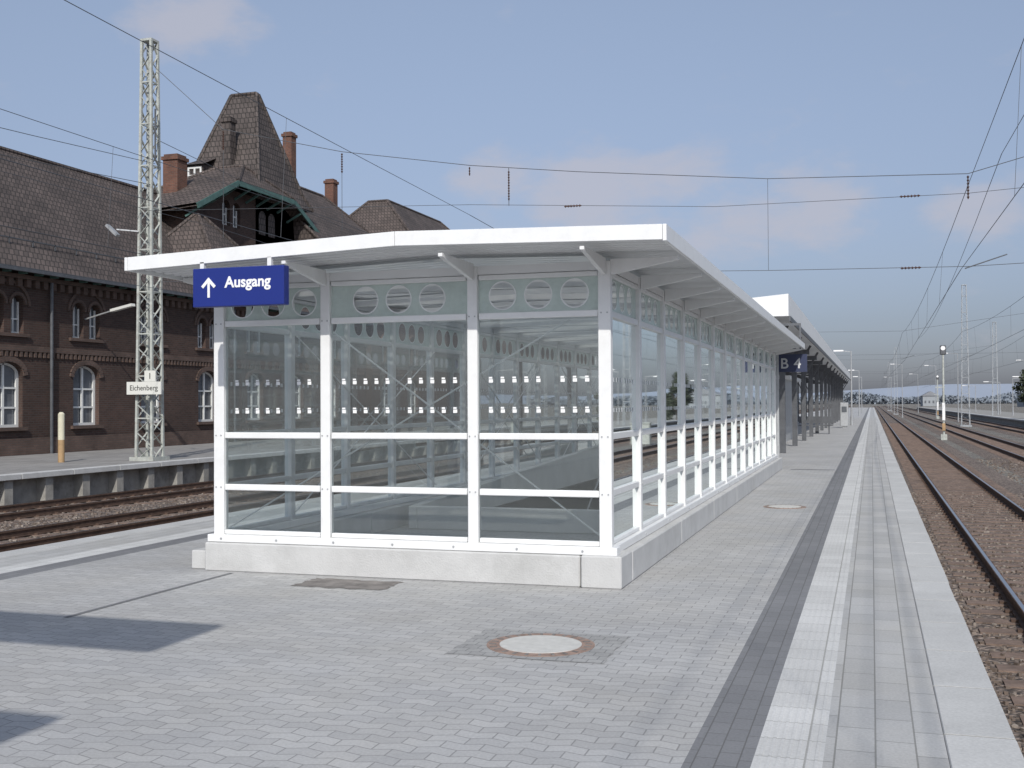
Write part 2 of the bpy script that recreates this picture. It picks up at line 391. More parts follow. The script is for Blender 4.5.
def scatter(n,x0,x1,ya,yb,cx,smin=.016,smax=.032):
    for _ in range(n):
        y=ya+(yb-ya)*random.random()**1.4; x=random.uniform(x0,x1)
        if abs(abs(x-cx)-.75)<.1: continue
        ph=((y+15)%.62)
        if ph<.28 and abs(x-cx)<1.3 and random.random()<.95: continue
        d=abs(x-cx); zz=-.925 if d<1.6 else -.925-.05*min(1,(d-1.6)/.4)
        stone(x,y,zz+random.uniform(-.012,.012),random.uniform(smin,smax))
scatter(16000,.75,4.6,3.5,34,2.4,.014,.028)
scatter(5000,4.4,9.3,14,55,6.9,.022,.04)
scatter(5000,-17.3,-13.2,10,36,-15.2,.02,.04)
scatter(4000,-21.2,-17.3,18,42,-19.3,.02,.04)
st.build('ballast_stones',M['stone'])

# ------------------------------------------------------------ glass shelter
sh=E('glass_stair_shelter')
XL,XR,YF,YB=-6.24,-2.28,9.94,28.35
zs=[.2874,.83,1.347,2.463,2.80]
pl=MB(); pl.box(-6.36,-2.502,9.83,10.12,0,.283); pl.box(-2.49,-2.12,9.81,10.3,0,.29)
y=10.305
while y<28.6:
    y2=min(y+2.83,28.7); pl.box(-2.46,-2.12,y+.004,y2-.004,0,.283); pl.box(-6.4,-6.06,y+.004,y2-.004,0,.283); y=y2
pl.box(-6.56,-6.37,9.9,10.3,0,.19)
pl.build('concrete_plinth',M['concrete'],sh,bevel=.012)
fx=[XL,-5.06,-3.54,XR]
fr=MB()
for i,x in enumerate(fx):
    wv=.058 if i in(0,3) else .05
    fr.box(x-wv,x+wv,YF-.04,YF+.05,zs[0],2.93)
def hrails_front(Y):
    for a,bq in zip(fx[:-1],fx[1:]):
        fr.box(a+.062,bq-.062,Y-.03,Y+.03,.362,.405)
        for z,hh in ((zs[1],.03),(zs[2],.03),(zs[3],.03)):
            fr.box(a+.062,bq-.062,Y-.03,Y+.03,z-hh,z+hh)
        fr.box(a+.062,bq-.062,Y-.03,Y+.03,2.80,2.845)
hrails_front(YF)
fr.box(XL-.11,XR+.11,YF-.075,YF+.08,.286,.36)
nb=13; dy=(YB-YF)/nb
for X,sg in ((XR,1),(XL,-1)):
    for i in range(1,nb+1):
        yy=YF+dy*i
        fr.box(X-.045,X+.045,yy-.045,yy+.045,zs[0],2.93)
    for i in range(nb):
        a=YF+dy*i+.052;bq=YF+dy*(i+1)-.052
        for z in (zs[1],zs[2],zs[3]): fr.box(X-.03,X+.03,a,bq,z-.03,z+.03)
        fr.box(X-.03,X+.03,a,bq,2.80,2.845); fr.box(X-.03,X+.03,a,bq,.362,.40)
    fr.box(X-.078,X+.078,YF+.085,YB+.06,.286,.36)
fr.build('steel_frame',M['white'],sh,bevel=.006)
bo=MB()
for i in range(0,26,4):
    x=XL+.05+i*(XR-XL-.1)/25; bo.cyl((x,YF-.083,.322),(x,YF-.075,.322),.011,n=6)
for x in fx:
    for z in (zs[1],zs[2],zs[3]): 
        for d in (-.028,.028): bo.cyl((x+d,YF-.046,z),(x+d,YF-.039,z),.008,n=6)
for i in range(nb+1):
    yy=YF+dy*i
    for z in (zs[1],zs[2],.322): bo.cyl((XR+(.045 if z>.4 else .078),yy+.02,z),(XR+(.053 if z>.4 else .086),yy+.02,z),.009,n=6)
bo.build('bolts',M['grey'],sh)
br=MB()
for p,q in (((-5.02,YF+.06,2.36),(-2.34,YF+.06,.44)),((-2.62,YF+.075,2.42),(-6.18,YF+.075,.42))):
    br.cyl(p,q,.009,n=6)
for k in (1,5,9):
    ya,yb=YF+dy*k,YF+dy*(k+3)
    br.cyl((XL+.07,ya,.45),(XL+.07,yb,2.42),.009,n=6); br.cyl((XL+.09,yb,.45),(XL+.09,ya,2.42),.009,n=6)
ya,yb=YF+dy*1,YF+dy*4
br.cyl((XR-.07,ya,.45),(XR-.07,yb,2.42),.009,n=6); br.cyl((XR-.09,yb,.45),(XR-.09,ya,2.42),.009,n=6)
br.build('wind_braces',M['white'],sh)
gl=MB()
for a,bq in zip(fx[:-1],fx[1:]): gl.quad((a,YF+.005,.36),(bq,YF+.005,.36),(bq,YF+.005,zs[3]),(a,YF+.005,zs[3]))
for X in (XR,XL):
    for i in range(nb):   # each pane sits very slightly differently in its frame
        a=YF+dy*i; bq=a+dy; t1=random.uniform(-.004,.004); t2=random.uniform(-.004,.004)
        gl.quad((X+t1,a,.36),(X+t2,bq,.36),(X-t1,bq,zs[3]),(X-t2,a,zs[3]))
gl.build('glass_panes',M['glass'],sh)
def frieze(name,edges,mtx,par):
    outer=[(edges[0],zs[3]+.02),(edges[-1],zs[3]+.02),(edges[-1],2.81),(edges[0],2.81)]
    holes=[]
    for a,bq in zip(edges[:-1],edges[1:]):
        c=(a+bq)/2; sp=min(.345,(bq-a-.12)/3.0)
        for k in (-1,0,1): holes.append(circ(c+k*sp,2.652,.128))
    holed(name,M['frost'],par,outer,holes,.004,mtx)
    rg=MB()
    for h in holes:
        cx=sum(p[0] for p in h)/len(h)
        o_=circ(cx,2.652,.136); i_=circ(cx,2.652,.124); n=len(o_)
        for i in range(n):
            j=(i+1)%n
            ps=[mtx@Vector((p[0],p[1],.005)) for p in (o_[i],o_[j],i_[j],i_[i])]
            rg.quad(*ps)
    rg.build(name+'_rings',M['white'],par)
frieze('frieze_front',fx,mXZ(YF+.012),sh)
ye=[YF+dy*i for i in range(nb+1)]
frieze('frieze_right',ye,mYZ(XR),sh); frieze('frieze_left',ye,mYZ(XL),sh)
dm=MB(); s=.02
def marks(rng,fn):
    for a,bq in rng:
        n=int((bq-a-.16)/.115); st_=(bq-a-(n-1)*.115)/2
        for i in range(n):
            u=a+st_+i*.115
            for z in (1.865,1.585):
                if i%6==5: continue
                fn(u,z)
marks(list(zip(fx[:-1],fx[1:])),lambda u,z:(dm.quad((u-s,YF,z-s),(u+s,YF,z-s),(u+s,YF,z+s*.6),(u-s,YF,z+s*.6)), dm.quad((u-s,YF,z+s*.9),(u+s*.7,YF,z+s*.9),(u+s*.7,YF,z+s*1.7),(u-s,YF,z+s*1.7))))
for X in (XR+.006,XL+.006):
    marks(list(zip(ye[:-1],ye[1:])),lambda u,z:dm.quad((X,u-s,z-s),(X,u+s,z-s),(X,u+s,z+s),(X,u-s,z+s)))
dm.build('glass_safety_marks',M['signwhite'],sh)
rY0,rY1=9.08,28.9
rf=MB(); sky_=MB()
eL,eR,rd=-6.69,-1.6,-3.95
zL,zR,zr=3.04,3.085,3.145
def zroof(x): return (zL+(zr-zL)*(x-eL)/(rd-eL)) if x<rd else (zr+(zR-zr)*(x-rd)/(eR-rd))
def slab(mb,xa,xb,y0,y1,th=.05):
    za,zb=zroof(xa),zroof(xb)
    mb.add([(xa,y0,za-th),(xb,y0,zb-th),(xb,y1,zb-th),(xa,y1,za-th),(xa,y0,za),(xb,y0,zb),(xb,y1,zb),(xa,y1,za)],
      [(0,3,2,1),(4,5,6,7),(0,1,5,4),(1,2,6,5),(2,3,7,6),(3,0,4,7)])
gI0,gI1,gy0,gy1=-6.05,-2.45,10.1,28.2
for a,bq in ((eL,gI0),(gI1,eR)): slab(rf,a,bq,rY0,rY1)
for y0,y1 in ((rY0,gy0),(gy1,rY1)):
    slab(rf,gI0+.001,rd-.001,y0,y1); slab(rf,rd+.001,gI1-.001,y0,y1)
y=gy0+.003
while y<gy1-.2:
    y2=min(y+1.416,gy1-.003)
    slab(rf,gI0+.003,rd-.002,y,y+.10); slab(rf,rd+.002,gI1-.003,y,y+.10)
    for xa,xb in ((gI0+.003,rd-.002),(rd+.002,gI1-.003)):
        za,zb=zroof(xa)-.01,zroof(xb)-.01
        sky_.quad((xa,y+.102,za),(xb,y+.102,zb),(xb,y2-.002,zb),(xa,y2-.002,za))
    y=y2
sky_.build('translucent_roof_sheets',M['skyl'],sh)
for (xa,za,xb,zb) in ((eL,zL,rd-.002,zr),(rd+.002,zr,eR,zR)):
    rf.add([(xa,rY0-.03,za-.115),(xb,rY0-.03,zb-.115),(xb,rY0-.003,zb-.115),(xa,rY0-.003,za-.115),(xa,rY0-.03,za+.012),(xb,rY0-.03,zb+.012),(xb,rY0-.003,zb+.012),(xa,rY0-.003,za+.012)],
      [(0,3,2,1),(4,5,6,7),(0,1,5,4),(1,2,6,5),(2,3,7,6),(3,0,4,7)])
rf.box(eR+.003,eR+.035,rY0-.03,rY1,zR-.125,zR+.012); rf.box(eL-.035,eL-.003,rY0-.03,rY1,zL-.115,zL+.012)
rf.build('roof_deck_and_fascia',M['white'],sh,bevel=.003)
rb=MB(); y=rY0+.06
while y<rY1-.1:
    inner=gy0-.1<y<gy1
    for xa,xb in ((eL+.02,rd),(rd,eR-.02)):
        za,zb=zroof(xa)-.052,zroof(xb)-.052
        wd_=.07 if not inner else .045
        rb.add([(xa,y,za),(xb,y,zb),(xb,y+wd_,zb),(xa,y+wd_,za),(xa,y+.012,za-.035),(xb,y+.012,zb-.035),(xb,y+wd_-.012,zb-.035),(xa,y+wd_-.012,za-.035)],
           [(4,7,6,5),(0,4,5,1),(1,5,6,2),(2,6,7,3),(3,7,4,0)])
    y+=.15
rb.build('roof_sheet_ribs',M['soffit'],sh)
bm=MB()
bm.box(XL+.06,XR-.06,YF-.02,YF+.06,2.85,2.93); 
for X in (XL,XR): bm.box(X-.035,X+.035,YF+.055,YB,2.85,2.93)
bm.build('eaves_beam',M['soffit'],sh)
bk=MB()
def bracket(p,q,zin,zout0,zout1,th):
    d=Vector((q[0]-p[0],q[1]-p[1],0)); n=Vector((-d.y,d.x,0)).normalized()*th/2
    vs=[]
    for sgn in (-1,1):
        for (c,z) in ((p,zin),(q,zout0),(q,zout1),(p,zout1)): vs.append(Vector((c[0],c[1],z))+n*sgn)
    bk.add(vs,[(0,1,2,3),(7,6,5,4),(0,4,5,1),(1,5,6,2),(2,6,7,3),(3,7,4,0)])
for x in fx[1:]: bracket((x,YF-.045),(x,rY0+.01),2.80,2.925,2.955,.04)
for i in range(nb+1):
    yy=YF+dy*i
    bracket((XR+.05,yy+.001),(eR-.01,yy+.001),2.80,2.915,2.945,.04); bracket((XL-.05,yy),(eL+.02,yy),2.80,2.905,2.945,.04)
    bk.box(XL+.05,XR-.05,yy+(.07 if i==0 else -.03),yy+(.13 if i==0 else .03),2.86,2.94)
bk.build('roof_brackets',M['white'],sh,bevel=.003)
box('gutter_pipe',M['grey'],sh,XR+.05,XR+.11,YB+.07,YB+.13,0,2.9)
rv=MB(); rv.cyl((-4.3,9.5,3.12),(-4.3,9.5,3.21),.05,n=10); rv.cyl((-4.1,10.2,3.12),(-4.1,10.2,3.23),.06,n=10); rv.box(-4.6,-4.0,9.7,9.78,3.12,3.18)
rv.build('roof_vents',M['grey'],sh)
lm=MB()
for i in range(0,nb,3): lm.box(-4.3,-4.18,YF+dy*i+.5,YF+dy*i+1.7,2.90,2.97)
lm.build('luminaires',M['soffit'],sh)
# stairwell
sw=E('stairwell')
m=MB()
m.box(HX0-.15,HX0,HY0-.15,HY1+.15,-5,-.008); m.box(HX1,HX1+.15,HY0-.15,HY1+.15,-5,-.008); m.box(HX0,HX1,HY0-.15,HY0,-5,-.008)
m.box(HX0,HX1,HY0,HY1,-5.1,-5.0)
m.build('shaft_walls',M['stairwall'],sw)
m=MB(); n=26
for i in range(n):
    y=HY1-.3*i; m.box(HX0+.002,HX1-.002,y-.3,y,-5.0,-.16*(i+1)+.0)
m.build('steps',M['concrete'],sw)
m=MB()
for X in (HX0+.12,HX1-.12):
    m.cyl((X,HY1,.9),(X,HY1-.3*n,.9-.16*n),.022,n=8)
    for i in range(0,n,4): m.cyl((X,HY1-.3*i-.1,-.16*(i+1)),(X,HY1-.3*i-.1,.85-.16*i),.015,n=6)
m.build('handrails',M['grey'],sw)
m=MB()
for xa,xb in ((HX0-.12,HX0-.002),(HX1+.002,HX1+.12)):
    m.add([(xa,HY0-.12,0),(xb,HY0-.12,0),(xb,HY1,0),(xa,HY1,0),(xa,HY0-.12,.30),(xb,HY0-.12,.30),(xb,HY1,.75),(xa,HY1,.75)],
      [(0,3,2,1),(4,5,6,7),(0,1,5,4),(1,2,6,5),(2,3,7,6),(3,0,4,7)])
m.box(HX0,HX1,HY0-.121,HY0-.002,0.001,.30)
m.build('stair_upstand',M['stairwall'],sw,bevel=.008)

# ---------------- Ausgang sign
sg=E('exit_sign'); SY=9.0; RX=Matrix.Rotation(math.pi/2,4,'X'); T0=Matrix.Translation; q=.045
m=MB(); m.box(-5.99+q,-5.05+q,SY,SY+.1,2.55,2.905); m.build('board',M['blue'],sg,bevel=.006)
text('lettering','Ausgang',.140,M['signwhite'],sg,T0((-5.65+q,SY-.002,2.765))@RX,bold=.0035)
ar=MB(); ax,az=-5.82+q,2.72; y_=SY-.004
ar.box(ax-.012,ax+.012,y_,SY,az-.085,az+.07)
ar.beam((ax-.066,SY-.003,az+.01),(ax+.008,SY-.003,az+.088),.006,.028)
ar.beam((ax+.066,SY-.0045,az+.01),(ax-.008,SY-.0045,az+.088),.006,.028)
ar.build('arrow',M['signwhite'],sg)
m=MB(); m.box(-5.9,-5.86,9.05,9.09,2.905,2.97); m.box(-5.2,-5.16,9.05,9.09,2.905,2.99); m.build('hangers',M['white'],sg)

# ---------------- B 4 sign
bs=E('platform_number_sign')
m=MB(); m.box(-2.27,-1.52,28.95,29.07,2.40,2.84); m.build('board',M['shblue'],bs)
text('letter_b','B',.36,M['shwhite'],bs,T0((-2.17,28.945,2.6))@RX,bold=.004)
text('number_4','4',.36,M['shwhite'],bs,T0((-1.84,28.945,2.6))@RX,bold=.004)
m=MB(); m.box(-2.1,-2.06,28.99,29.03,2.84,3.6); m.box(-1.7,-1.66,28.99,29.03,2.84,3.6); m.box(-2.1,-1.66,29.0,29.02,3.56,3.62); m.build('hangers',M['darksteel'],bs)

# ------------------------------------------------------------ platform canopy beyond
cn=E('platform_canopy')
m=MB(); ca,cb_=29.6,120
m.add([(-2.0,ca,3.85),(-2.0,ca,4.42),(-2.95,ca,4.34),(-4.4,ca,3.75),(-4.4,ca,3.45),(-2.95,ca,3.85),
       (-2.0,cb_,3.85),(-2.0,cb_,4.42),(-2.95,cb_,4.34),(-4.4,cb_,3.75),(-4.4,cb_,3.45),(-2.95,cb_,3.85)],
      [(0,1,2,5),(2,3,4,5),(0,6,7,1),(1,7,8,2),(2,8,9,3),(4,10,11,5),(5,11,6,0),(6,11,8,7),(11,10,9,8)])
m.add([(-6.8,ca,3.85),(-6.8,ca,4.1),(-4.402,ca,3.75),(-4.402,ca,3.45),(-6.8,cb_,3.85),(-6.8,cb_,4.1),(-4.402,cb_,3.75),(-4.402,cb_,3.45)],
      [(0,3,2,1),(0,1,5,4),(1,2,6,5),(0,4,7,3),(4,5,6,7)])
m.build('roof',M['white'],cn)
m=MB(); y=31.5
while y<cb_:
    for X in (-2.75,-5.9):
        m.box(X-.09,X+.09,y-.09,y+.09,0,3.5)
        m.beam((X,y,2.7),(X+(.6 if X>-4 else -.5),y,3.75),.08)
    m.box(-5.9,-2.2,y-.06,y+.06,3.42,3.6); y+=6
m.build('columns',M['darksteel'],cn)
m=MB(); m.box(-1.99,-1.95,ca,cb_,3.72,3.85); m.build('gutter',M['darksteel'],cn)
kb=E('platform_kiosk')
m=MB(); m.box(-5.3,-3.4,48,56,0,2.6); m.build('body',M['grey'],kb); m=MB(); m.box(-5.5,-3.2,47.8,56.2,2.6,2.75); m.build('roof',M['white'],kb); m=MB()
for k in range(4): m.box(-5.15+.47*k,-4.8+.47*k,47.96,47.998,.9,2.2)
m.build('windows',M['winglass'],kb)
tm=E('ticket_machine'); m=MB(); m.box(-1.9,-1.4,74,74.5,.1,1.6); m.box(-1.8,-1.5,74.05,74.45,0,.1); m.build('body',M['grey'],tm,bevel=.03); m=MB(); m.box(-1.8,-1.5,73.97,73.998,1.0,1.35); m.build('screen',M['winglass'],tm)
bn=E('platform_bench'); m=MB(); m.box(-3.6,-1.9,60,60.4,.42,.47); m.box(-3.6,-1.9,60.36,60.41,.55,.9)
for x in (-3.4,-2.1): m.box(x-.03,x+.03,60.05,60.35,0,.42); m.box(x-.03,x+.03,60.35,60.39,0,.9)
m.build('seat_and_frame',M['darksteel'],bn)

def lamp_post(x,y,h,z=0,arm=1.0,name='platform_lamp'):
    e=E(name); m=MB(); m.cyl((x,y,z),(x,y,z+h),.07,.045,8); m.cyl((x,y,z),(x,y,z+.6),.1,n=8); m.beam((x,y,z+h-.05),(x+arm,y,z+h+.05),.05); m.build('pole',M['grey'],e)
    m=MB(); sgn=1 if arm>0 else -1
    xa,xb=sorted((x+arm-.1*sgn,x+arm+.6*sgn)); m.box(xa,xb,y-.14,y+.14,z+h-.02,z+h+.1); m.build('head',M['signwhite'],e,bevel=.03)
for yy in (83,135,170): lamp_post(-1.35,yy,5.2,0,-.6)
def signal(x,y,h,z=-.95):
    e=E('railway_signal'); m=MB(); m.cyl((x,y,z),(x,y,z+h-.3),.07,n=8); m.box(x-.2,x+.2,y-.2,y+.2,z-.03,z+.35); m.box(x-.5,x+.1,y-.02,y+.02,z+h*.55,z+h*.55+.06); m.build('pole',M['mastgrey'],e)
    m=MB(); m.box(x-.2,x+.2,y-.12,y+.05,z+h-.65,z+h); m.build('head',M['darksteel'],e,bevel=.05)
    m=MB(); m.cyl((x,y-.14,z+h-.2),(x,y-.121,z+h-.2),.15,n=16); m.box(x-.09,x+.09,y-.14,y-.09,z+1.3,z+2.5); m.build('plates',M['signwhite'],e)
    m=MB(); m.box(x-.1,x+.1,y-.15,y-.1,z+.6,z+1.1); m.build('base_plate',M['orange'],e)
signal(4.65,82,6.4); signal(9.4,180,6.5)

# ------------------------------------------------------------ lattice mast
def lattice(x,y,z0,z1,w0,w1,name='lattice_mast',mat='mastgrey',th=.06,seg=.55,bw=.045):
    e=E(name); m=MB(); H=z1-z0
    def wd(z): return (w0+(w1-w0)*(z-z0)/H)/2
    cs=((-1,-1),(1,-1),(1,1),(-1,1))
    for i,j in cs: m.beam((x+i*wd(z0),y+j*wd(z0),z0),(x+i*wd(z1),y+j*wd(z1),z1),th)
    n=int(H/seg)
    for k in range(n):
        za=z0+H*k/n; zb=z0+H*(k+1)/n; a=wd(za); b2=wd(zb)
        for q in range(4):
            c,d=cs[q],cs[(q+1)%4]
            if k%2: c,d=d,c
            m.beam((x+c[0]*a,y+c[1]*a,za),(x+d[0]*b2,y+d[1]*b2,zb),bw,.014)
        if k%3==0:
            for q in range(4):
                c,d=cs[q],cs[(q+1)%4]; m.beam((x+c[0]*a,y+c[1]*a,za),(x+d[0]*a,y+d[1]*a,za),.04)
    m.box(x-wd(z0)-.15,x+wd(z0)+.15,y-wd(z0)-.15,y+wd(z0)+.15,z0-.3,z0+.12)
    m.box(x-wd(z1)-.04,x+wd(z1)+.04,y-wd(z1)-.04,y+wd(z1)+.04,z1-.02,z1+.05)
    m.build('lattice',M[mat],e); return e
SPY=30.9; MX=-22.0
mast=lattice(MX,SPY,-.1,13.35,.58,.34,seg=.44,bw=.06,th=.08)
m=MB(); m.cyl((MX+.35,SPY-.2,9.5),(MX+.35,SPY-.2,11.1),.03,n=6); m.beam((MX+.2,SPY,9.6),(MX+.4,SPY-.2,9.6),.05); m.build('side_fitting',M['darksteel'],mast)
m=MB(); m.beam((MX-.2,SPY-.3,7.2),(MX-.8,SPY-.6,7.25),.04); m.beam((MX-.75,SPY-.6,7.05),(MX-1.15,SPY-.6,7.4),.18,.08); m.build('floodlight',M['grey'],mast)
ns=E('station_name_sign')
m=MB(); m.box(MX-.46,MX+.80,SPY-.55,SPY-.48,2.0,2.40); m.box(MX+.2,MX+.6,SPY-.552,SPY-.50,2.404,2.75); m.build('boards',M['signcream'],ns)
text('station_name','Eichenberg',.235,M['black'],ns,T0((MX+.17,SPY-.553,2.2))@RX,'CENTER',ext=.001,bold=.001)
text('track_number','1',.26,M['black'],ns,T0((MX+.4,SPY-.555,2.57))@RX,'CENTER',ext=.001,bold=.003)
m=MB(); m.box(MX-.35,MX+.6,SPY-.48,SPY-.3,2.1,2.15); m.box(MX+.28,MX+.33,SPY-.48,SPY-.28,1.9,2.3); m.build('bracket',M['mastgrey'],ns)
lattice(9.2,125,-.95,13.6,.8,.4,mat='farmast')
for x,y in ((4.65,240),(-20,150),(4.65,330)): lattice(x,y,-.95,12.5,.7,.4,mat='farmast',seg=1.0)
lattice(15.5,SPY,-.95,13.0,.8,.45)

# ------------------------------------------------------------ overhead lines
ow=E('overhead_line'); m=MB(); ins=MB()
def wire(p,q,r=.011,sag=0,n=12,mb=None):
    mb=mb or m; p=Vector(p);q=Vector(q); prev=p
    n=n if sag else 1
    for i in range(1,n+1):
        t=i/n; c=p.lerp(q,t); c.z-=4*sag*t*(1-t); mb.cyl(prev,c,r,n=5); prev=c
def insul(p,q,r=.045):
    p=Vector(p);q=Vector(q); L_=(q-p).length; k=max(3,int(L_/.075))
    for i in range(k):
        c=p.lerp(q,(i+.5)/k); d=(q-p).normalized()*.017; ins.cyl(c-d,c+d,r,r*.55,n=8)
    ins.cyl(p,q,.016,n=6)
mt=(MX+.2,SPY,12.5); mr=(15.5,SPY,12.4)
nodes=[(-19.3,10.3),(-15.2,9.3),(-11.1,8.6),(2.4,7.45),(6.9,8.6),(12.0,10.6)]
def chain(pts,r=.010):
    for a,b_ in zip(pts[:-1],pts[1:]): wire(a,b_,r)
chain([mt]+[(x,SPY,z) for x,z in nodes[:3]]+[(-7.9,SPY,8.2),(-2.6,SPY,7.65)]+[(x,SPY,z) for x,z in nodes[3:]]+[mr])
chain([(MX,SPY,7.9),(-11.1,SPY,7.45),(-4,SPY,6.98),(2.4,SPY,6.95),(15.5,SPY,7.6)],.007)
chain([(MX,SPY,5.6),(-11.1,SPY,5.45),(-2.6,SPY,5.18),(2.4,SPY,5.08),(15.5,SPY,5.4)],.008)
for x,z in nodes:
    if x in(-11.1,): 
        insul((x,SPY,z-.05),(x,SPY,z-.3),.03); continue
    insul((x,SPY,z-.05),(x,SPY,z-.65),.036); wire((x,SPY,z-.6),(x,SPY,6.9),.008)
wire((-2.6,SPY,7.65),(-2.6,SPY,5.18),.006)
insul((-9.9,SPY,8.35),(-9.9,SPY,7.5),.034); wire((-9.9,SPY,8.45),(-9.9,SPY,7.35),.01)
for x,z in ((-8.0,7.23),(1.0,6.96)): insul((x-.25,SPY,z),(x+.25,SPY,z),.04)
for x,z in ((1.0,5.1),): insul((x-.25,SPY,z),(x+.25,SPY,z),.04)
for cx in (2.4,6.9,12.0,-11.1,-15.2,-19.3):
    ys=[-34,SPY,SPY+65,SPY+130,SPY+195,SPY+260]
    for k,(a,bq) in enumerate(zip(ys[:-1],ys[1:])):
        sg_=.6 if k else .1
        z0_=7.15
        if k==0: z0_={2.4:9.4,-11.1:8.9,-15.2:7.3}.get(cx,7.4)
        wire((cx,a,z0_),(cx,bq,7.15),.007+.002*k,sag=sg_,n=10)
        st1=.2 if k%2 else -.2
        wire((cx-st1,a,5.0),(cx+st1,bq,5.0),.007+.002*k)
        for i in range(1,6):
            t=i/6; wire((cx-st1+2*st1*t,a+(bq-a)*t,5.0),(cx,a+(bq-a)*t,z0_+(7.15-z0_)*t-4*sg_*t*(1-t)),.004+.001*k)
    for y in ys[1:5]: wire((cx+.9,y,5.35),(cx-.1,y,5.03),.015)
# feeder lines
wire((3.6,-34,9.2),(3.2,SPY,7.9),.008,sag=.5,n=10); wire((3.2,SPY,7.9),(4.65,125,8.2),.009,sag=1.0,n=10)
wire((MX+.2,SPY,9.4),(MX-1,-34,9.0),.010,sag=.9,n=12); wire((MX+.2,SPY,8.7),(MX-1,-34,8.2),.010,sag=.9,n=12)
wire((MX+.2,SPY,10.2),(-22.3,SPY+65,9.4),.010,sag=1.0,n=12)
for y in (SPY+65,SPY+130,SPY+195):
    wire((-22.5,y,9),( -6,y,7.4),.011); wire((-6,y,7.4),(2.4,y,7.3),.011); wire((2.4,y,7.3),(15.5,y,9.0),.011)
    wire((-22.5,y,5.5),(15.5,y,5.4),.009)
m.build('wires',M['wire'],ow); ins.build('insulators',M['insul'],ow)
for y in (SPY+65,SPY+130):
    lattice(-22.5,y,-.1,12.5,.7,.4,mat='farmast',seg=.9); lattice(15.5,y,-.95,12,.7,.4,mat='farmast',seg=.9)

# ------------------------------------------------------------ building-side platform
p2=E('station_side_platform')
m=MB(); m.box(-29.0,-21.35,-20,260,-.98,-.108); m.build('body',M['concdark'],p2)
m=MB(); m.quad((-29,-20,-.1),(-21.32,-20,-.1),(-21.32,260,-.1),(-29,260,-.1)); m.build('paving',M['pav2'],p2)
m=MB(); y=-20
while y<200: m.box(-21.3,-20.95,y+.01,y+1.99,-.24,-.095); y+=2
m.build('edge_slabs',M['concrete'],p2,bevel=.01)
m=MB(); y=-20
while y<200: m.box(-21.345,-21.05,y,y+.3,-.98,-.242); y+=1.5
m.build('edge_piers',M['concdark'],p2)
pp=E('marker_post'); m=MB(); m.cyl((-24,29.2,.6),(-24,29.2,1.4),.10,n=12); m.cyl((-24,29.2,1.4),(-24,29.2,1.46),.10,.05,n=12); m.build('top',M['cream2'],pp); m=MB(); m.cyl((-24,29.2,-.1),(-24,29.2,.6),.10,n=12); m.build('base',M['orange'],pp)

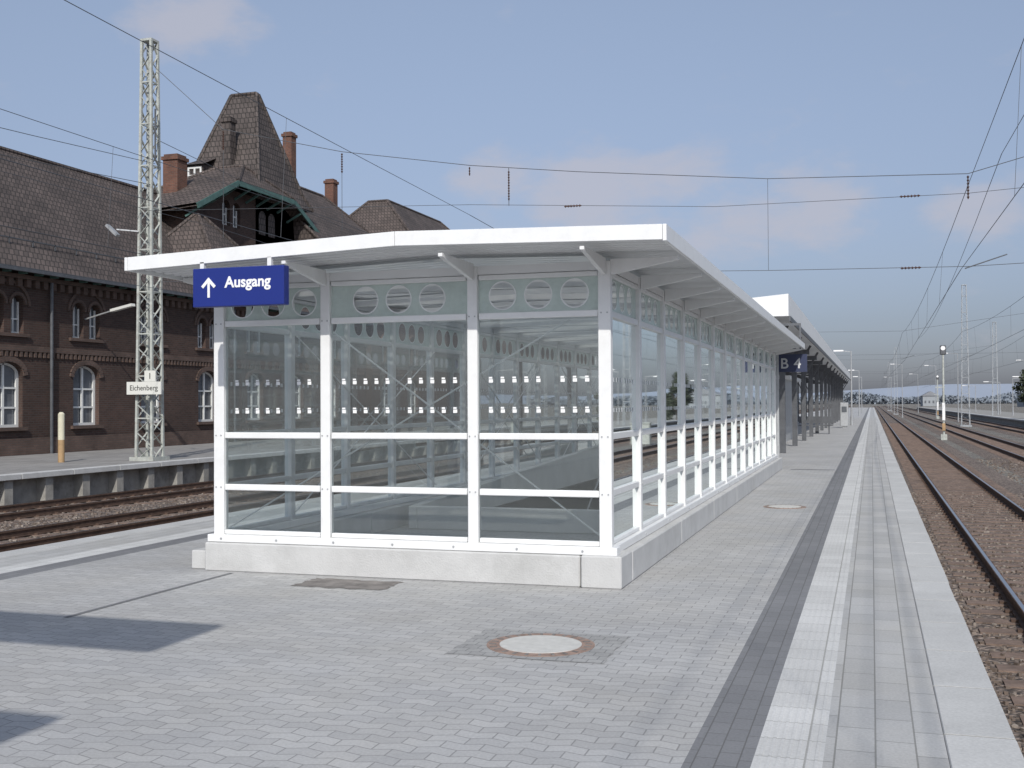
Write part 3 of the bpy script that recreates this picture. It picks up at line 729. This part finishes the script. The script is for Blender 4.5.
# ------------------------------------------------------------ station building
sb=E('brick_station_building')
FX=-29.0
zB=-.1; zE=6.55
yA,yZ=8.0,62.0
gw=[]
yc=32.5-4.2*5
while yc<yZ-1.2: gw.append(yc); yc+=4.2
def facade(name,y0,y1,z0,z1,centers,X,upz=(4.25,5.6),par=sb):
    holes=[]
    for y in centers:
        holes.append(arch(y,.9,3.2,1.5,.45))
        holes.append(arch(y-.48,upz[0],upz[1],.62,.31)); holes.append(arch(y+.48,upz[0],upz[1],.62,.31))
    holed(name,M['brick'],par,[(y0,z0),(y1,z0),(y1,z1),(y0,z1)],holes,.36,mYZ(X-.18))
    g_=MB(); fr_=MB(); tr=MB()
    for y in centers:
        g_.quad((X-.27,y-.8,.85),(X-.27,y+.8,.85),(X-.27,y+.8,3.25),(X-.27,y-.8,3.25))
        g_.quad((X-.27,y-.9,upz[0]-.05),(X-.27,y+.9,upz[0]-.05),(X-.27,y+.9,upz[1]+.05),(X-.27,y-.9,upz[1]+.05))
        for yy in (y-.7,y+.7): fr_.box(X-.25,X-.18,yy-.07,yy+.07,.9,2.95)
        fr_.box(X-.245,X-.185,y-.05,y+.05,.96,3.16); fr_.box(X-.25,X-.18,y-.63,y+.63,.9,1.0)
        for z in (1.6,2.3): fr_.box(X-.24,X-.19,y-.63,y+.63,z-.035,z+.035)
        pts=[(y+.75*math.cos(math.pi*i/12),2.75+.45*math.sin(math.pi*i/12)) for i in range(13)]
        for a,b_ in zip(pts[:-1],pts[1:]): fr_.beam((X-.215,a[0],a[1]-.03),(X-.215,b_[0],b_[1]-.03),.09,.06,up=(1,0,0))
        for s in (-.48,.48):
            for q in (-.27,0,.27): fr_.box(X-.25,X-.19,y+s+q-.025,y+s+q+.025,upz[0],upz[1]-(.02 if q==0 else .2))
            fr_.box(X-.245,X-.195,y+s-.3,y+s+.3,4.75,4.8); fr_.box(X-.245,X-.195,y+s-.3,y+s+.3,upz[0],upz[0]+.07)
        def arc(cy,cz,w,ri,t,off):
            n=14; ps=[(cy+(w/2+off)*math.cos(math.pi*i/n),cz+(ri+off)*math.sin(math.pi*i/n)) for i in range(n+1)]
            for a,b_ in zip(ps[:-1],ps[1:]): tr.beam((X+.02,a[0],a[1]),(X+.02,b_[0],b_[1]),t,.08,up=(1,0,0))
        arc(y,2.76,1.5,.45,.2,.12)
        arc(y-.48,upz[1]-.31,.62,.31,.12,.08); arc(y+.48,upz[1]-.31,.62,.31,.12,.08)
        arc(y,upz[1]-.35,1.9,.75,.12,.1)
        tr.box(X+.002,X+.12,y-.9,y+.9,.78,.9); tr.box(X+.002,X+.1,y-1.0,y+1.0,upz[0]-.12,upz[0])
    g_.build(name+'_panes',M['winglass'],par); fr_.build(name+'_window_frames',M['winwhite'],par)
    y=y0+.2
    while y<y1-.2:
        tr.box(X+.002,X+.16,y,y+.22,z1-.62,z1-.35); y+=.44
    tr.box(X+.003,X+.2,y0,y1,z1-.34,z1-.2); tr.box(X+.003,X+.08,y0,y1,3.62,3.82); tr.box(X+.003,X+.10,y0,y1,z0,z0+.6)
    y=y0+.1
    while y<y1-.2: tr.box(X+.003,X+.07,y,y+.12,3.42,3.615); y+=.24
    tr.build(name+'_brick_trim',M['bricktrim'],par)
facade('main_wall',yA,yZ,zB,zE,gw,FX)
dp=MB()
for yy in (34.6,47.2,59.6): dp.cyl((FX+.13,yy,zB),(FX+.13,yy,zE-.3),.06,n=8)
dp.build('downpipes',M['darksteel'],sb)
m=MB(); m.box(-41,FX-.37,yA,yZ,zB,zE); m.build('main_core',M['brick'],sb)
def hiproof(name,x0,x1,y0,y1,ze,zr,rx0,rx1,ry0,ry1,mat='tile',flare=0):
    m=MB(); e=[(x0,y0,ze),(x1,y0,ze),(x1,y1,ze),(x0,y1,ze)]; r=[(rx0,ry0,zr),(rx1,ry0,zr),(rx1,ry1,zr),(rx0,ry1,zr)]
    if flare:
        k=.16; mid=[]
        for a,b_ in zip(e,r):
            mid.append((a[0]+(b_[0]-a[0])*k*1.35,a[1]+(b_[1]-a[1])*k*1.35,a[2]+(b_[2]-a[2])*k*.9))
        for i in range(4):
            j=(i+1)%4; m.quad(e[i],e[j],mid[j],mid[i]); m.quad(mid[i],mid[j],r[j],r[i])
    else:
        for i in range(4):
            j=(i+1)%4; m.quad(e[i],e[j],r[j],r[i])
    m.quad(*r); m.quad(*[(p[0],p[1],p[2]-.01) for p in e[::-1]])
    o=m.build(name,M[mat],sb)
    c=MB()
    def cap(a,b_): 
        if (Vector(a)-Vector(b_)).length>.3: c.cyl(a,b_,.11,n=6)
    for i in range(4): 
        if not flare: cap(e[i],r[i])
        else: cap(mid[i],r[i]); cap(e[i],mid[i])
    cap(r[0],r[1]);cap(r[1],r[2]);cap(r[3],r[2])
    c.build(name+'_ridge_tiles',M[mat],sb)
    return o
hiproof('main_roof',-41.6,FX+.55,yA-.5,yZ+3,zE-.05,12.55,-35,-34.98,yA+5,yZ-3)
# snow guard rail low on the main roof
m=MB(); m.beam((FX-.55,yA,zE+1.2),(FX-.55,yZ,zE+1.2),.04); y=yA
while y<yZ: m.beam((FX-.55,y,zE+1.0),(FX-.55,y,zE+1.22),.04); y+=1.2
m.build('snow_guard',M['darksteel'],sb)
m=MB(); m.box(FX+.56,FX+.70,yA,yZ,zE-.16,zE-.03); m.build('gutter',M['darksteel'],sb)
m=MB(); y=yA
while y<yZ: m.box(FX+.21,FX+.52,y,y+.12,zE-.2,zE-.07); y+=.8
m.build('rafter_ends',M['teal'],sb)
# cross gable with half hip, rising out of the main roof
cx0,cy0,cy1=-31.5,47.6,59.0
rc=53.3; zR2=14.5; e0,e1=46.7,59.9; zEv=11.35; zj=13.1; XBK=-33.6
def sl(y): return zEv+(zR2-zEv)*((y-e0)/(rc-e0) if y<rc else (e1-y)/(e1-rc))
def ysl(z): k=(z-zEv)/(zR2-zEv); return e0+(rc-e0)*k, e1-(e1-rc)*k
m=MB(); m.box(-36,cx0-.37,cy0,cy1,zB,11.45); m.build('cross_gable_core',M['brick'],sb)
a_,b_2=ysl(zj-.25)
holed('gable_wall',M['brick'],sb,[(cy0,8.6),(cy1,8.6),(cy1,sl(cy1)-.2),(b_2,zj-.3),(a_,zj-.3),(cy0,sl(cy0)-.2)],[arch(rc+o,10.9,12.2,.72,.36) for o in (-2.6,-1.6,1.0,2.0)],.36,mYZ(cx0-.18))
m=MB(); gp=MB()
for o in (-2.6,-1.6,1.0,2.0):
    for q in (-.31,0,.31): m.box(cx0-.25,cx0-.19,rc+o+q-.035,rc+o+q+.035,10.9,12.1 if q==0 else 11.85)
    m.box(cx0-.245,cx0-.195,rc+o-.35,rc+o+.35,11.45,11.53); m.box(cx0-.245,cx0-.195,rc+o-.35,rc+o+.35,10.9,10.99)
    gp.quad((cx0-.27,rc+o-.42,10.8),(cx0-.27,rc+o+.42,10.8),(cx0-.27,rc+o+.42,12.3),(cx0-.27,rc+o-.42,12.3))
m.build('gable_window_frames',M['winwhite'],sb); gp.build('gable_panes',M['winglass'],sb)
xf=cx0+.9; xr=xf-1.5; yl,yr=ysl(zj)
m=MB()
for off in (0,-.16):
    A=(xf,e0,zEv+off);B=(xf,yl,zj+off);C=(xr,rc,zR2+off);Dd=(xf,yr,zj+off);Ee=(xf,e1,zEv+off)
    Bk0=(-38.5,e0,zEv-.6+off);Bk1=(XBK,rc,zR2+off);Bk2=(-38.5,e1,zEv-.6+off); 
    m.quad(A,B,C); m.quad(A,C,Bk1); m.quad(A,Bk1,Bk0); m.quad(B,Dd,C); m.quad(C,Dd,Ee); m.quad(C,Ee,Bk1); m.quad(Ee,Bk2,Bk1); m.quad(Bk0,Bk1,Bk2)
m.build('cross_gable_roof',M['tile'],sb)
c=MB()
for a,b_ in (((xf,yl,zj),(xr,rc,zR2)),((xf,yr,zj),(xr,rc,zR2)),((xr,rc,zR2),(XBK,rc,zR2)),((XBK,rc,zR2),(-38.5,e0,zEv-.6))): c.cyl(a,b_,.12,n=6)
c.build('cross_gable_ridge_tiles',M['tile'],sb)
t=MB()
for a,b_ in (((xf+.02,e0,zEv-.15),(xf+.02,yl,zj-.15)),((xf+.02,yl,zj-.16),(xf+.02,yr,zj-.16)),((xf+.02,yr,zj-.15),(xf+.02,e1,zEv-.15))):
    t.beam(a,b_,.26,.08,up=(1,0,0))
y=e0+.4
while y<e1-.3: t.beam((cx0,y,min(sl(y),zj)-.75),(xf,y,min(sl(y),zj)-.3),.1); y+=1.1
t.build('bargeboards',M['teal'],sb)
hiproof('stair_roof',-33,-28.6,45.0,49.6,8.3,10.9,-31,-30.9,47.2,47.4)
# tower
tcx,tcy=-33.6,56.1; hx,hy=2.55,2.95
m=MB(); m.box(tcx-hx+.45,tcx+hx-.45,tcy-hy+.45,tcy+hy-.45,9,13.6); m.build('tower_shaft',M['slate'],sb)
hiproof('tower_roof',tcx-hx-.1,tcx+hx+.1,tcy-hy-.1,tcy+hy+.1,12.9,19.2,tcx-.85,tcx+.75,tcy-.10,tcy+.10,'slate',flare=1)
m=MB(); wf=MB(); r_=MB()
dx=tcx-1.3; dyy=tcy-hy+.25
m.box(dx-.5,dx+.5,dyy-.35,dyy+1.0,13.1,14.75); m.build('tower_dormer',M['slate'],sb)
for q in (-.38,0,.38): wf.box(dx+q-.05,dx+q+.05,dyy-.40,dyy-.352,13.7,14.55)
for z in (13.7,14.12,14.55): wf.box(dx-.43,dx+.43,dyy-.395,dyy-.353,z-.05,z+.05)
wf.build('dormer_window_frames',M['winwhite'],sb)
r_.add([(dx-.65,dyy-.55,14.7),(dx+.65,dyy-.55,14.7),(dx+.5,dyy+1.2,15.4),(dx-.5,dyy+1.2,15.4)],[(0,1,2,3)]); r_.build('dormer_roof',M['slate'],sb)
# right parts
hiproof('middle_roof',-40,-28.4,58,73,9.6,15.4,-34.5,-34.4,57.5,67)
m=MB(); m.box(-39.5,-29,yZ+.02,72,zB,9.6); m.build('middle_block',M['brick'],sb)
facade('middle_wall',yZ+.02,72,zB,9.4,[64.4,68.6],-28.6)
hiproof('right_block_roof',-40,-28.2,71,92,11.0,16.5,-35,-33.5,75.5,86)
m=MB(); m.box(-39.5,-28.7,72.02,91.5,zB,11.0); m.build('right_block',M['brick'],sb)
hiproof('far_wing_roof',-40,-28.6,91.6,124,7,12.0,-34.6,-34.5,92.5,118)
m=MB(); m.box(-39.5,-29,91.55,123.5,zB,7); m.build('far_wing',M['brick'],sb)
def chimney(x,y,w,z0,z1,mat='chimbrick'):
    m=MB(); m.box(x-w/2,x+w/2,y-w/2,y+w/2,z0,z1-.3); m.box(x-w/2-.07,x+w/2+.07,y-w/2-.07,y+w/2+.07,z1-.3,z1-.12); m.box(x-w/2+.03,x+w/2-.03,y-w/2+.03,y+w/2-.03,z1-.12,z1)
    m.build('chimney',M[mat],sb)
chimney(-34.0,49.9,.86,10,14.5); chimney(-33.4,54.0,.55,13.5,17.4,'slate'); chimney(-35,63.7,.62,13,18.9); chimney(-35,69.5,.65,13.5,17.0); chimney(-36,81,.7,15,17.4)
wl=E('wall_lamp'); m=MB(); m.beam((FX+.02,36.6,5.0),(-27.2,36.3,5.35),.05); m.build('arm',M['grey'],wl); m=MB(); m.beam((-27.6,36.4,5.28),(-26.5,36.2,5.45),.2,.1); m.build('head',M['signcream'],wl)

# ------------------------------------------------------------ vegetation
def shrub(name,x,y,z,rx,ry,h,n,ls,mat='leaf',trunk=True):
    e=E(name)
    if trunk:
        t=MB(); t.cyl((x,y,z),(x+.1,y,z+h*.6),.05*h/3+.05,.03,8)
        for k in range(6):
            a=random.uniform(0,6.28); t.cyl((x,y,z+h*.25+.07*k*h),(x+math.cos(a)*rx*.6,y+math.sin(a)*ry*.6,z+h*.45+.08*k*h),.05,.02,6)
        t.build('trunk',M['bark'],e)
    m=MB(); cl=[]
    for k in range(16):
        a=random.uniform(0,6.28); q=random.random()**.5; u=random.uniform(.2,1); rr=math.sin(math.pi*min(1,u*.75+.15))
        cl.append((x+math.cos(a)*rx*q*rr,y+math.sin(a)*ry*q*rr,z+h*u*.93,random.uniform(.18,.34)*max(rx,ry)))
    for i in range(n):
        c=random.choice(cl); v=Vector([random.gauss(0,1) for _ in range(3)]).normalized()*c[3]*random.random()**.4
        p=Vector(c[:3])+v; p.z=max(p.z,z+.05)
        a=Vector([random.gauss(0,1) for _ in range(3)]).normalized()*ls; b_=a.cross(Vector([random.gauss(0,1) for _ in range(3)])).normalized()*ls*.6
        m.quad(p-a,p-b_,p+a,p+b_)
    m.build('foliage',M[mat],e)
shrub('conifer_bush',14.6,118,-.9,1.9,1.9,5.6,3500,.12)
shrub('conifer_bush',16.0,128,-.9,1.8,1.8,4.6,2500,.12)
def treeline(name,x0,x1,y0,y1,h0,h1,n,mat,ls):
    m=MB()
    for i in range(n):
        t=random.random(); x=x0+(x1-x0)*t; y=random.uniform(y0,y1)
        hh=h0+(h1-h0)*(.5+.5*math.sin(x*.05+y*.013)*math.sin(x*.021+2)); z=-1+hh*random.random()**.7
        p=Vector((x,y,z)); a=Vector([random.gauss(0,1) for _ in range(3)]).normalized()*ls; b_=a.cross(Vector([random.gauss(0,1) for _ in range(3)])).normalized()*ls*.7
        m.quad(p-a,p-b_,p+a,p+b_)
    m.build(name,M[mat])
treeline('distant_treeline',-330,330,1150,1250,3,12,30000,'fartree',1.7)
treeline('lineside_trees',-75,-45,95,420,7,13,7000,'leaf',.9)

# ------------------------------------------------------------ right hand platform
rp=E('far_platform'); m=MB(); m.box(14.4,22,40,400,-.98,-.25); m.build('body',M['concdark'],rp); m=MB(); m.box(14.1,14.75,40,400,-.38,-.245); m.build('edge',M['slab'],rp)
for yy in (90,112,140,175,215): lamp_post(17.5,yy,4.6,-.25,-1.6)
for yy in (100,125,157): lamp_post(17.2,yy,4.8,-.25,1.4)
for x,yy in ((10.2,150),(10.2,200),(4.65,190),(22,180),(30,240),(9.6,260),(4.65,290)): lamp_post(x,yy,8.5,-.95,-1.2)
cb2=E('equipment_cabinet'); m=MB(); m.box(9.0,9.9,70,70.6,-.95,.35); m.box(8.95,9.95,69.95,70.65,.35,.42); m.build('box',M['mastgrey'],cb2)
def shed(x0,x1,y0,y1,h,rh,name='trackside_building',mat='farwall'):
    bd=E(name); m=MB(); m.box(x0,x1,y0,y1,-1,h); m.build('walls',M[mat],bd)
    xm=(x0+x1)/2
    m=MB(); m.add([(x0-.4,y0-.4,h),(x1+.4,y0-.4,h),(x1+.4,y1+.4,h),(x0-.4,y1+.4,h),(xm,y0-.4,h+rh),(xm,y1+.4,h+rh)],[(0,1,4),(3,5,2),(0,4,5,3),(1,2,5,4),(0,3,2,1)]); m.build('roof',M['farroof'],bd)
    m=MB(); x=x0+.8
    while x<x1-1: m.box(x,x+.9,y0-.03,y0-.003,.6,min(h-.5,2)); x+=2
    m.build('windows',M['winglass'],bd)
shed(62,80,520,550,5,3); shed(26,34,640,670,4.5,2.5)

# invented slabs out of view behind the viewer, added to cast the paving shadows
cs=E('shadow_caster')
off=Vector((-sdir.x,-sdir.y,0))*(4.6/math.tan(elev))
def slabsh(x0,x1,y0,y1):
    m=MB(); m.box(x0-off.x,x1-off.x,y0-off.y,y1-off.y,4.6,4.68); m.build('shadow_panel',M['white'],cs)
slabsh(-9.2,-4.62,6.48,7.35); slabsh(-9.2,-4.08,4.25,4.92)
m=MB(); px=-9.0-off.x
for y in (6.9,4.5): m.box(px-.1,px+.1,y-off.y-.1,y-off.y+.1,0,4.598)
m.box(px-.08,px+.08,4.61-off.y,6.79-off.y,4.3,4.45)
m.build('shadow_caster_posts',M['white'],cs)
